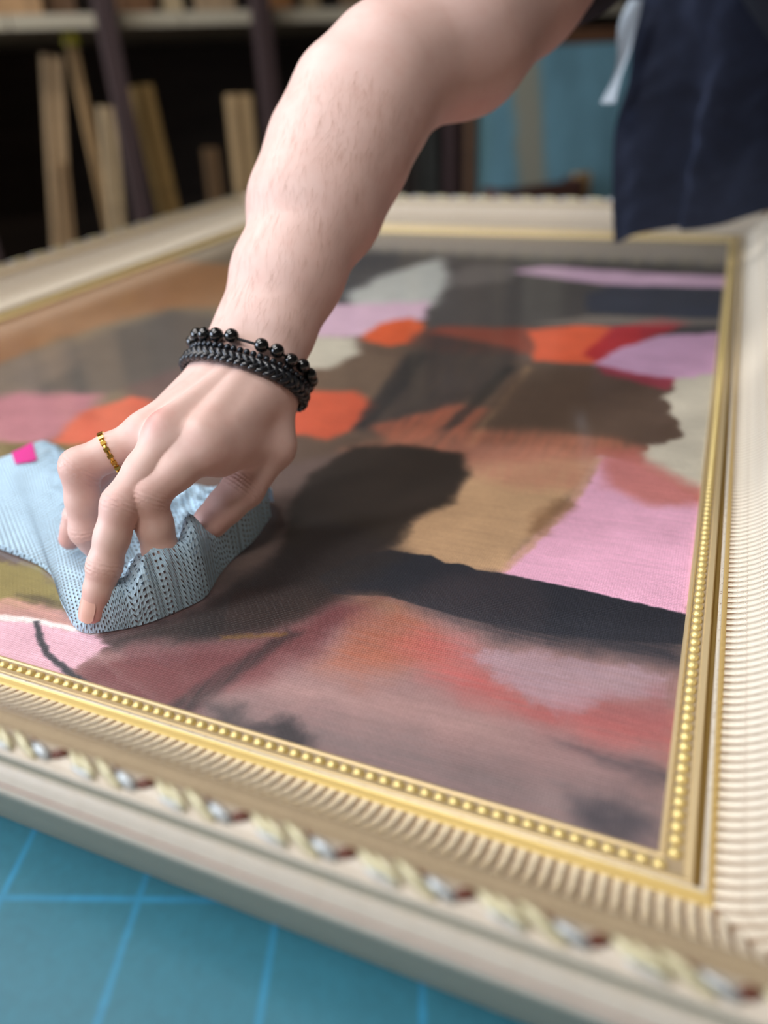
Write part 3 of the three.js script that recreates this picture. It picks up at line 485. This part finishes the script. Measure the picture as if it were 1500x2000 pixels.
  // fine short hair along the forearm
  {
    const pp = armG.attributes.position, nn = armG.attributes.normal, hp = [], hi = [];
    for (let k = 0, made = 0; k < 9000 && made < 1500; k++) {
      const i = Math.floor(rnd() * pp.count), p = V(pp.getX(i), pp.getY(i), pp.getZ(i)), n = V(nn.getX(i), nn.getY(i), nn.getZ(i));
      const t = p.clone().sub(wrist).dot(armAxis); if (t < 0.02 || t > 0.21 || n.y < -0.25) continue; made++;
      const d = armAxis.clone().multiplyScalar(-1).addScaledVector(lat, 0.9 * (rnd() - 0.35)); d.addScaledVector(n, -d.dot(n)).normalize();
      const L = 0.006 + 0.008 * rnd(), w = V(0, 0, 0).crossVectors(n, d).multiplyScalar(0.000055), b = hp.length / 3;
      for (const [q, h] of [[0, 0], [0.4, 0.0006], [0.75, 0.0009], [1, 0.0007]]) { const c = p.clone().addScaledVector(d, L * q).addScaledVector(n, h); const e = 1 - 0.7 * q; hp.push(c.x - w.x * e, c.y - w.y * e, c.z - w.z * e, c.x + w.x * e, c.y + w.y * e, c.z + w.z * e); }
      for (let q = 0; q < 3; q++) hi.push(b + 2 * q, b + 2 * q + 1, b + 2 * q + 2, b + 2 * q + 1, b + 2 * q + 3, b + 2 * q + 2);
    }
    const hg = new THREE.BufferGeometry(); hg.setAttribute('position', new THREE.Float32BufferAttribute(hp, 3)); hg.setIndex(hi); hg.computeVertexNormals();
    mesh('arm_hair', hg, std({ color: '#a9826a', roughness: 0.6 }), person).userData.kind = 'stuff';
  }
  // clothes
  const mShirt = std({ color: '#a2abb2', roughness: 0.9 }), mDenim = std({ color: '#20242e', roughness: 0.9 }), mHair = std({ color: '#2c211b', roughness: 0.7 }), mShoe = std({ color: '#1d1b1b', roughness: 0.6 });
  const shirtL = [cap(up[3].clone().addScaledVector(cutN, -0.035), up[3], 0.072, 0.072), cap(up[3], sR, 0.072, 0.072), cap(sR, chest, 0.073, 0.121), cap(sL, chest, 0.073, 0.121), cap(chest, belly, 0.136, 0.136), cap(belly, hip, 0.136, 0.145), cap(sL, sL.clone().lerp(Q(0.32, 0.25, -0.86), 0.55), 0.068, 0.062)];
  const shirtF = union(shirtL, 0.03);
  mesh('shirt', fieldMesh((x, y, z) => Math.max(shirtF(x, y, z), -0.08 - (y - (hip.y - 0.02))), V(-0.32, PY - 0.12, -1.68), V(0.46, PY + 0.72, -0.54), 0.011), mDenim, person);
  const legsF = union([cap(hip.clone().add(V(-0.08, -0.02, -0.03)), V(0.15, 0.46, -1.52), 0.105, 0.078), cap(V(0.15, 0.46, -1.52), V(0.16, 0.09, -1.56), 0.074, 0.06), cap(hip.clone().add(V(0.08, -0.02, 0.03)), V(0.36, 0.46, -1.44), 0.105, 0.078), cap(V(0.36, 0.46, -1.44), V(0.38, 0.09, -1.46), 0.074, 0.06), cap(hip.clone().add(V(-0.02, 0.02, 0)), hip.clone().add(V(0.02, 0.02, 0)), 0.148, 0.148)], 0.03);
  mesh('trousers', fieldMesh((x, y, z) => Math.max(legsF(x, y, z), 0.06 - y), V(-0.02, 0.02, -1.74), V(0.54, PY + 0.3, -1.24), 0.011), mDenim, person);
  for (const [x, z] of [[0.16, -1.57], [0.38, -1.47]]) mesh('shoe', fieldMesh((a, b, c) => Math.max(cap(V(x, 0.045, z), V(x - 0.09, 0.036, z + 0.15), 0.055, 0.044)(a, b, c), 0.002 - b), V(x - 0.2, -0.01, z - 0.09), V(x + 0.09, 0.13, z + 0.24), 0.009), mShoe, person);
  const hairCap = cap(H(-0.030, 0, 0.042), H(0.0, 0, 0.055), 0.092, 0.086);
  mesh('hair', fieldMesh((x, y, z) => { const f = (x - hc.x) * fw.x + (y - hc.y) * fw.y + (z - hc.z) * fw.z, u = (x - hc.x) * hu.x + (y - hc.y) * hu.y + (z - hc.z) * hu.z; return Math.max(hairCap(x, y, z), f - 0.045 - 0.9 * (u - 0.05) + 0.004 * nz(x * 90, y * 90, z * 90), -u - 0.045 - 0.5 * Math.max(0, -f)); }, hc.clone().add(V(-0.17, -0.17, -0.19)), hc.clone().add(V(0.17, 0.19, 0.17)), 0.006), mHair, person);
  const mEye = std({ color: '#e8e4de', roughness: 0.25 }), mIris = std({ color: '#2b1d14', roughness: 0.2 }), mLip = std({ color: '#b9726a', roughness: 0.5 });
  for (const l of [-0.031, 0.031]) { const e = mesh('eye', new THREE.SphereGeometry(0.012, 16, 12), mEye, person); e.position.copy(H(0.079, l, 0.006)); const ir = mesh('iris', new THREE.SphereGeometry(0.0062, 12, 8), mIris, e); ir.position.copy(fw).multiplyScalar(0.0072).add(V(0, -0.001, 0)); }
  for (const [u, q] of [[-0.0575, 0.0045], [-0.067, 0.005]]) mesh('lip', new THREE.TubeGeometry(new THREE.CatmullRomCurve3([H(0.086, -0.022, u - 0.001), H(0.0955, -0.008, u), H(0.0955, 0.008, u), H(0.086, 0.022, u - 0.001)]), 16, q, 6), mLip, person);
  // apron: a heavy cotton sheet hanging from the chest, its loose left edge and corner towards the lens
  const Ledge = new THREE.CatmullRomCurve3([[-0.125, 0.56, -0.90], [-0.176, 0.44, -1.0], [-0.165, 0.331, -0.992], [-0.158, 0.246, -0.972], [-0.166, 0.188, -0.945], [-0.157, 0.110, -0.912], [-0.146, 0.052, -0.891]].map(T3));
  const Redge = new THREE.CatmullRomCurve3([[0.12, 0.60, -0.95], [0.15, 0.47, -1.12], [0.16, 0.36, -1.18], [0.19, 0.26, -1.22], [0.21, 0.19, -1.24], [0.22, 0.12, -1.25], [0.225, 0.078, -1.25]].map(T3));
  const mApron = std({ map: dataTex(256, 256, (i, j) => { const n = 1 + 0.16 * fbm(i / 24, j / 24) + 0.10 * nz(i * 0.9, j * 0.9), s = sstep(0.5, 0.64, nz(i / 11, j / 15, 6)) * 0.20; return [lerp(48 * n, 100, s), lerp(56 * n, 110, s), lerp(78 * n, 130, s)]; }, true, [2, 2]), roughness: 0.88 });
  mesh('apron', gridGeo(70, 70, (u, v) => {
    const p = Ledge.getPoint(v).lerp(Redge.getPoint(v), u), drop = sstep(0.15, 1, v);
    const fold = 0.016 * Math.sin(u * 17 + 1.6 * v) * drop + 0.010 * Math.sin(u * 31 + 5 * v) * drop + 0.016 * fbm(u * 4, v * 3) + 0.010 * nz(u * 9 + v * 7, v * 12, 4), bulge = 0.03 * Math.sin(Math.PI * u);
    const e = sstep(0, 0.10, u); p.x += -0.66 * (fold * e + bulge); p.z += 0.75 * (fold * e + bulge); p.y += 0.006 * Math.sin(u * 12) * drop * e; return p;
  }), mApron, person);
  const tie = new THREE.CatmullRomCurve3([[-0.160, 0.330, -0.975], [-0.1655, 0.304, -0.966], [-0.166, 0.27, -0.952], [-0.170, 0.242, -0.935], [-0.176, 0.218, -0.925]].map(T3));
  mesh('apron_tie', gridGeo(3, 24, (u, v) => { const p = tie.getPoint(v); p.x += (u - 0.5) * 0.020 * (0.8 + 0.3 * Math.sin(v * 7)); p.z += 0.004 * Math.sin(u * 3 + v * 5); return p; }), mShirt, person).userData.label = 'white apron tie hanging at the waist';
  // nail of the long finger
  const ft = fing.middle[3], fd = fing.middle[3].clone().sub(fing.middle[2]).normalize(), fl = V(1, 0, 0.1).addScaledVector(fd, -V(1, 0, 0.1).dot(fd)).normalize(), fn = V(0, 0, 0).crossVectors(fl, fd).normalize(); if (fn.z < 0) fn.negate();
  mesh('fingernail', gridGeo(10, 10, (u, v) => {
    const a = (u - 0.5) * 2, w = 0.0062 * Math.sqrt(Math.max(0, 1 - Math.pow(Math.abs(v - 0.45) / 0.62, 4))), s = lerp(-0.0075, 0.0058, v);
    return ft.clone().addScaledVector(fd, s).addScaledVector(fl, a * w).addScaledVector(fn, 0.0083 - 0.0026 * a * a * (w / 0.0062) ** 2 - 0.0022 * Math.max(0, v - 0.6));
  }), std({ color: '#e2b3a4', roughness: 0.28 }), person).userData.label = 'pale pink fingernail';
}

// ------------------------------------------------------------------ bracelets and ring
{
  const ringPt = (s, a, gap) => {                                      // a point `gap` off the skin, in the direction a round the wrist
    const c = wrist.clone().addScaledVector(armAxis, s), d = V(0, 0, 0).addScaledVector(lat, Math.cos(a)).addScaledVector(dorsal, Math.sin(a)); let t = 0.012;
    for (let k = 0; k < 40; k++) { const q = c.clone().addScaledVector(d, t), f = armField(q.x, q.y, q.z) - gap; if (f > 0) break; t += Math.max(0.0003, -f * 0.7); }
    return c.addScaledVector(d, t);
  };
  const mOnyx = phys({ color: '#0c0d0e', roughness: 0.16, clearcoat: 0.5, clearcoatRoughness: 0.1 }), mCord = std({ color: '#17171a', roughness: 0.8 });
  const b = tag(group('bead_bracelet'), 'bracelet of large glossy black round beads, uppermost on the wrist', 'bracelet');
  const per = 23, ball = new THREE.SphereGeometry(0.0046, 18, 12);
  const lens = []; let tot = 0; for (let k = 0; k < 720; k++) { const p = ringPt(0.0, k / 720 * 2 * Math.PI, 0.004), q = ringPt(0.0, (k + 1) / 720 * 2 * Math.PI, 0.004); tot += p.distanceTo(q); lens.push(tot); }
  const angAt = (f) => { const t = ((f % 1) + 1) % 1 * tot; let k = 0; while (lens[k] < t) k++; return k / 720 * 2 * Math.PI; };
  mesh('cord', new THREE.TubeGeometry(new THREE.CatmullRomCurve3(Array.from({ length: 40 }, (_, k) => ringPt(0.0055, k / 40 * 2 * Math.PI, 0.0042)), true), 80, 0.0009, 6, true), mCord, b);
  for (let k = 0; k < per; k++) { const a = angAt((k + 0.15) / per); if (Math.abs(a - 1.36) < 0.11) continue; const m = mesh('bead', ball, mOnyx, b); m.position.copy(ringPt(0.0055 + 0.0010 * Math.sin(k * 2.3), a, 0.0046)); }
  const c = tag(group('chain_bracelet'), 'thin bracelet of tiny dark steel beads between the other two bracelets', 'bracelet');
  const mSteel = std({ color: '#3a3d42', metalness: 0.8, roughness: 0.3 }), small = new THREE.SphereGeometry(0.0021, 10, 7);
  for (let k = 0; k < 52; k++) { const m = mesh('bead', small, mSteel, c); m.position.copy(ringPt(-0.0010, angAt(k / 52), 0.0026)); }
  const s = tag(group('leather_bracelet'), 'braided black leather strap bracelet lowest on the wrist', 'bracelet');
  const mLeather = phys({ color: '#15171c', roughness: 0.34, clearcoat: 0.3, clearcoatRoughness: 0.25 });
  for (let k = 0; k < 3; k++) mesh('strand', new THREE.TubeGeometry(new THREE.CatmullRomCurve3(Array.from({ length: 160 }, (_, q) => { const a = q / 160 * 2 * Math.PI, w = a * 15 + k * 2 * Math.PI / 3; return ringPt(-0.0082 + 0.0032 * Math.sin(w), a, 0.0030 + 0.0008 * Math.sin(2 * w)); }), true), 420, 0.0021, 7, true), mLeather, s);
  const g = tag(group('finger_ring'), 'slim yellow gold link ring on the bent finger', 'ring');
  const rp = fing.ring[0], rq = fing.ring[1], rc = rp.clone().lerp(rq, 0.55), ax = rq.clone().sub(rp).normalize(), mGold = std({ color: '#d0a650', metalness: 0.95, roughness: 0.22 });
  const tor = mesh('band', new THREE.TorusGeometry(0.0116, 0.0012, 10, 40), mGold, g); tor.position.copy(rc); tor.quaternion.setFromUnitVectors(V(0, 0, 1), ax);
  for (let k = 0; k < 18; k++) { const m = mesh('link', new THREE.BoxGeometry(0.0026, 0.0022, 0.0032), mGold, tor), a = k / 18 * 2 * Math.PI; m.position.set(0.0120 * Math.cos(a), 0.0120 * Math.sin(a), 0); m.rotation.z = a; }
}

// ------------------------------------------------------------------ the cloth under the hand
{
  const c2 = (a) => new THREE.CatmullRomCurve3(a.map(([x, z]) => V(x, 0, z))), Bc = c2(J.cloth_back), Fc = c2(J.cloth_front);
  const bumps = [[-0.281, -0.070, 0.016, 0.011], [-0.277, -0.098, 0.013, 0.016], [-0.292, -0.142, 0.012, 0.020], [-0.279, -0.150, 0.010, 0.014], [-0.290, -0.160, 0.008, 0.018], [-0.44, -0.19, 0.010, 0.05], [-0.515, -0.205, 0.012, 0.025], [-0.345, -0.10, 0.006, 0.02], [-0.30, -0.185, 0.016, 0.022], [-0.40, -0.16, 0.007, 0.03]];
  const P = (s, t) => {
    const b = Bc.getPoint(s), f = Fc.getPoint(s), dir = f.clone().sub(b), len = dir.length(); dir.divideScalar(len);
    const on = sstep(0.36, 0.52, s), r = (0.0012 + on * (0.0125 - 0.0045 * sstep(0.78, 1, s)) * (1 + 0.14 * Math.sin(s * 46 + 1) + 0.07 * Math.sin(s * 83)));
    const t1 = lerp(0.93, 0.6, on), fin = f.clone().addScaledVector(dir, -Math.min(2.2 * r, len * 0.6)); let p, h;
    if (t < t1) { p = b.clone().lerp(fin, t / t1); h = 0; }
    else { const q = (t - t1) / (1 - t1), a = Math.PI * q; p = fin.clone().lerp(f, 0.5 - 0.5 * Math.cos(a)); h = 1.9 * r * Math.pow(Math.sin(a), 0.75); p.addScaledVector(dir, 0.25 * r * Math.sin(a)); }
    let g = 0.0028; for (const [x, z, a, w] of bumps) g += a * Math.exp(-((p.x - x) ** 2 + (p.z - z) ** 2) / (w * w));
    const edge = sstep(0, 0.06, t) * (t < t1 ? 1 : 1 - sstep(0.75, 1, (t - t1) / (1 - t1)));
    const cr = 0.0052 * (0.7 - Math.abs(nz(p.x * 62 + 3, p.z * 62, 2.2)) * 2.4) * on + 0.0018 * nz(p.x * 40, p.z * 40, 6) + 0.0012 * on * nz(p.x * 130, p.z * 130, 1.3);
    // press the sheet down where fingertips rest
    let press = 1; for (const k of ['index', 'middle', 'ring', 'pinky', 'thumb']) { const q = fing[k][3], d2 = (p.x - q.x) ** 2 + (p.z - q.z) ** 2; press *= 1 - 0.85 * Math.exp(-d2 / (k === 'thumb' ? 0.00005 : 0.00009)); }
    const hem = 0.0025 * Math.exp(-((t - 0.03) ** 2) / 0.0006);
    return V(p.x, PY + 0.0012 + Math.max(0, ((g - 0.0008) * edge + cr * edge) * (t < t1 ? press : 1)) + h * (1 + 0.2 * nz(s * 22, t * 6, 9)) + hem, p.z);
  };
  const S = 0.0040;                                                    // one mesh of the weave
  const holes = dataTex(128, 128, (i, j) => { const a = (i / 32) % 1 - 0.5, b = (j / 32) % 1 - 0.5, d = Math.max(Math.abs(a) * 1.05, Math.abs(b)); return grey(d < 0.20 ? 0 : 1); }, false);
  const knit = dataTex(128, 128, (i, j) => { const a = (i / 32) % 1, b = (j / 32) % 1; return grey(0.2 + 0.4 * Math.abs(Math.cos(Math.PI * a)) + 0.35 * Math.abs(Math.cos(Math.PI * b)) * (0.8 + 0.2 * Math.sin(i * 0.8))); }, false);
  const yarn = dataTex(128, 128, (i, j) => { const n = 1 + 0.08 * nz(i / 3, j / 3) + 0.05 * nz(i / 17, j / 17); return [184 * n, 212 * n, 230 * n].map((v) => Math.min(255, v)); });
  const NU = 260, NV = 120, uvs = [];
  // lengths along the sheet, so the weave keeps its size
  let su = [0]; for (let i = 1; i <= NU; i++) su.push(su[i - 1] + P(i / NU, 0.5).distanceTo(P((i - 1) / NU, 0.5)));
  const cols = []; for (let i = 0; i <= NU; i++) { const col = [0]; for (let j = 1; j <= NV; j++) col.push(col[j - 1] + P(i / NU, j / NV).distanceTo(P(i / NU, (j - 1) / NV))); cols.push(col); }
  const geo = gridGeo(NU, NV, P, (u, v) => [su[Math.round(u * NU)] / (4 * S), cols[Math.round(u * NU)][Math.round(v * NV)] / (4 * S)]);
  const c = tag(group('cleaning_cloth'), 'crumpled pale blue open-weave cleaning cloth under the hand', 'cloth');
  mesh('weave', geo, std({ map: yarn, alphaMap: holes, alphaTest: 0.5, bumpMap: knit, bumpScale: 0.0012, roughness: 0.9 }), c);
  const lab = mesh('label_patch', gridGeo(12, 6, (u, v) => { const p = P(0.275 + 0.10 * u, 0.012 + 0.12 * v); p.y += 0.0016; return p; }), std({ color: '#c4187c', roughness: 0.7 }), c); lab.userData.label = 'magenta sewn patch';
}

// ------------------------------------------------------------------ storage rack behind, with timber and mouldings
const mPost = std({ map: woodTex(58, 40, 38), roughness: 0.7 }), mPanel = std({ map: woodTex(74, 62, 54), roughness: 0.9 }), mShelf = std({ map: woodTex(170, 160, 138, 0.1), roughness: 0.7 });
const SHY = PY + 0.397;                                               // underside of the shelf
{
  const g = tag(group('storage_rack', room(0, 0, 0), TH), 'dark wooden storage rack with pale shelf edges behind the bench', 'rack');
  mesh('back_panel', box(3.9, 2.2, 0.02, 0.95, 1.1, -1.42), mPanel, g);  // back panel set deep so the bays stay dark
  for (const u of [-0.98, 2.88]) mesh('side_panel', box(0.02, 2.2, 1.4, u, 1.1, -0.71), mPanel, g);  // unseen side panels, closing the bays to keep them dark
  for (const u of [-0.72, -0.26, 0.20, 0.66, 1.34, 2.34, 2.86]) mesh('post', rbox(0.052, 2.2, 0.05, 0.004, u, 1.1, 0.028), mPost, g);
  [[-0.97, -0.05], [-0.05, 0.43], [0.43, 1.34], [1.34, 2.87]].forEach(([a, b]) => mesh('shelf_board', rbox(b - a - 0.004, 0.037, 1.40, 0.003, (a + b) / 2, SHY + 0.0185, -0.705), mShelf, g));
  mesh('top_board', box(3.9, 0.03, 1.44, 0.95, 2.215, -0.70), mPost, g);
  mesh('bottom_board', box(3.8, 0.03, 1.38, 0.95, 0.10, -0.71), mPanel, g);
}
// boards upright on the shelf, mostly out of view, placed for the varnish to mirror: [from u, to u, height, back from the edge, colour, label]
for (const [a, b, h, d, c, label] of [
  [-0.92, -0.80, 0.62, 0.10, [172, 148, 112], 'upright beige board at the far left end of the shelf'],
  [-0.66, -0.60, 0.70, 0.06, [128, 92, 60], 'narrow upright brown board near the left end of the shelf'],
  [-0.52, -0.40, 0.55, 0.16, [190, 170, 136], 'wide upright cream board left of the hidden post'],
  [-0.20, -0.13, 0.66, 0.08, [150, 112, 70], 'upright tan board at the left picture edge of the shelf'],
  [-0.08, 0.05, 0.60, 0.05, [168, 132, 92], 'upright honey board on the shelf left of the first dark post'],
  [0.07, 0.15, 0.68, 0.12, [112, 84, 60], 'upright dark brown board touching the first dark post on the shelf'],
  [0.26, 0.36, 0.64, 0.06, [132, 94, 62], 'upright red-brown board right of the first dark post on the shelf'],
  [0.40, 0.46, 0.72, 0.10, [196, 176, 140], 'slim upright pale board midway between the two dark posts'],
  [0.49, 0.61, 0.58, 0.05, [150, 126, 96], 'upright grey-brown board left of the second dark post on the shelf'],
  [0.71, 0.80, 0.66, 0.06, [170, 116, 68], 'upright orange board right of the second dark post on the shelf'],
  [0.86, 0.92, 0.60, 0.12, [186, 164, 128], 'slim upright sand-coloured board behind the forearm on the shelf'],
  [0.98, 1.14, 0.70, 0.06, [120, 96, 72], 'wide upright dark board behind the elbow on the shelf'],
  [1.20, 1.27, 0.64, 0.10, [178, 154, 116], 'upright straw-coloured board behind the upper arm on the shelf'],
  [1.44, 1.56, 0.66, 0.06, [140, 108, 76], 'upright brown board on the shelf above the blue canvas'],
  [1.62, 1.68, 0.72, 0.10, [188, 168, 134], 'slim upright cream board above the blue canvas'],
  [1.78, 1.98, 0.60, 0.06, [176, 170, 150], 'wide upright pale grey board on the shelf beside the apron'],
]) {
  const m = mesh('timber_board', rbox(b - a, h, 0.03, 0.003), std({ map: woodTex(...c), roughness: 0.75 })); m.position.copy(room((a + b) / 2, SHY + 0.037 + h / 2, -d - 0.015)); m.rotation.y = TH;
  tag(m, label, 'timber', 'boards upright on the rack shelf');
}
// frame mouldings standing in the rack: [foot u, top u, top height over the canvas, width, depth, b, colour, label]
{
  const MO = [
    [-0.16, 0.052, 0.34, 0.060, 0.03, -0.12, [168, 140, 104], 'pale beige moulding length leaning at the far left of the rack'],
    [-0.11, 0.005, 0.06, 0.030, 0.03, -0.05, [150, 120, 84], 'short thin moulding length in front of the pale beige one'],
    [0.10, 0.112, 0.385, 0.030, 0.02, -0.10, [164, 132, 90], 'slim moulding length with a yellow cap on its top end'],
    [0.045, 0.165, 0.20, 0.050, 0.03, -0.04, [172, 148, 112], 'wide beige moulding length beside the first dark post'],
    [0.34, 0.285, 0.25, 0.070, 0.03, -0.08, [150, 118, 66], 'golden brown moulding length between the two dark posts'],
    [0.555, 0.585, 0.21, 0.080, 0.04, -0.06, [176, 146, 104], 'short light wooden moulding length beside the second dark post'],
    [0.455, 0.475, 0.06, 0.050, 0.03, -0.09, [112, 86, 58], 'low brown moulding length left of the short light one'],
    [0.62, 0.64, 0.13, 0.040, 0.05, -0.12, [78, 70, 66], 'grey moulding length half hidden by the second dark post'],
    [1.30, 1.285, 0.16, 0.10, 0.05, -0.10, [74, 74, 70], 'dark grey moulding length left of the blue canvas'],
    [1.20, 1.20, 0.05, 0.07, 0.04, -0.08, [60, 52, 48], 'dark brown moulding length seen under the arm'],
  ];
  for (const [u0, u1, h, w, d, b, c, label] of MO) {
    const y0 = 0.117, y1 = PY + h, len = Math.hypot(u1 - u0, y1 - y0), g = tag(group('moulding_length', room(u0, y0, b), TH), label, 'moulding', 'moulding lengths in the rack');
    g.rotation.order = 'YXZ'; g.rotation.z = -Math.atan2(u1 - u0, y1 - y0);
    const mat = std({ map: woodTex(...c), roughness: 0.6 });
    mesh('bar', rbox(w, len, d, 0.003, 0, len / 2, 0), mat, g); mesh('bead_edge', rbox(w * 0.25, len, 0.012, 0.003, -w * 0.35, len / 2, d / 2 + 0.004), mat, g);
    if (label.includes('yellow cap')) mesh('end_cap', rbox(w + 0.012, 0.035, d + 0.012, 0.004, 0, len - 0.008, 0), std({ color: '#b9b02c', roughness: 0.5 }), g);
  }
}
// large blue canvas stored upright at the right end, with a box in front of it
{
  const t = dataTex(256, 256, (i, j) => {
    const x = i / 256, y = j / 256, n = fbm(x * 6, y * 6), blue = [132, 182, 198], pale = [182, 200, 188], sand = [196, 184, 156];
    let c = blue.map((v) => v * (1 + 0.18 * n));
    const m1 = sstep(0.07, 0.0, Math.abs(x - 0.30 - 0.25 * (0.75 - y)) - 0.05 + 0.04 * n), m2 = sstep(0.42, 0.25, y + 0.14 * n) * 0.75, m3 = sstep(0.12, 0.02, x + 0.05 * n) * 0.7;
    c = c.map((v, k) => lerp(v, pale[k], m2)); c = c.map((v, k) => lerp(v, sand[k], m1 * 0.85)); c = c.map((v, k) => lerp(v, [140, 190, 196][k], m3)); return c.map((v) => clamp(v, 0, 255));
  });
  const g = tag(group('stored_canvas', room(1.785, 0, 0.085), TH), 'large blue canvas painting standing against the rack at right', 'painting');
  mesh('canvas', rbox(0.78, 1.205, 0.03, 0.003, 0, 0.6025, 0), std({ map: t, roughness: 0.7 }), g);
  mesh('top_batten', rbox(0.80, 0.045, 0.04, 0.003, 0, 1.2285, 0), std({ map: woodTex(116, 78, 52), roughness: 0.7 }), g);
  mesh('side_batten', rbox(0.03, 1.23, 0.04, 0.003, -0.406, 0.615, 0.004), std({ map: woodTex(92, 66, 46), roughness: 0.7 }), g);
  const bx = tag(group('wooden_crate', room(1.60, 0, 0.13), TH), 'dark brown wooden crate standing before the blue canvas', 'crate');
  const mC = std({ map: woodTex(86, 54, 44), roughness: 0.7 });
  for (let k = 0; k < 5; k++) mesh('slat', rbox(0.36, 0.148, 0.016, 0.003, 0, 0.078 + k * 0.154, 0.09), mC, bx);
  for (const s of [-1, 1]) mesh('side', rbox(0.016, 0.77, 0.10, 0.003, s * 0.188, 0.385, 0.045), mC, bx);
  const st = tag(mesh('timber_offcut', rbox(0.07, 0.78, 0.03, 0.003), std({ map: woodTex(186, 150, 100), roughness: 0.7 })), 'pale timber offcut standing right beside the dark brown crate', 'timber');
  st.position.copy(room(1.845, 0.39, 0.15)); st.rotation.y = TH;
}

renderer.render(scene, camera);
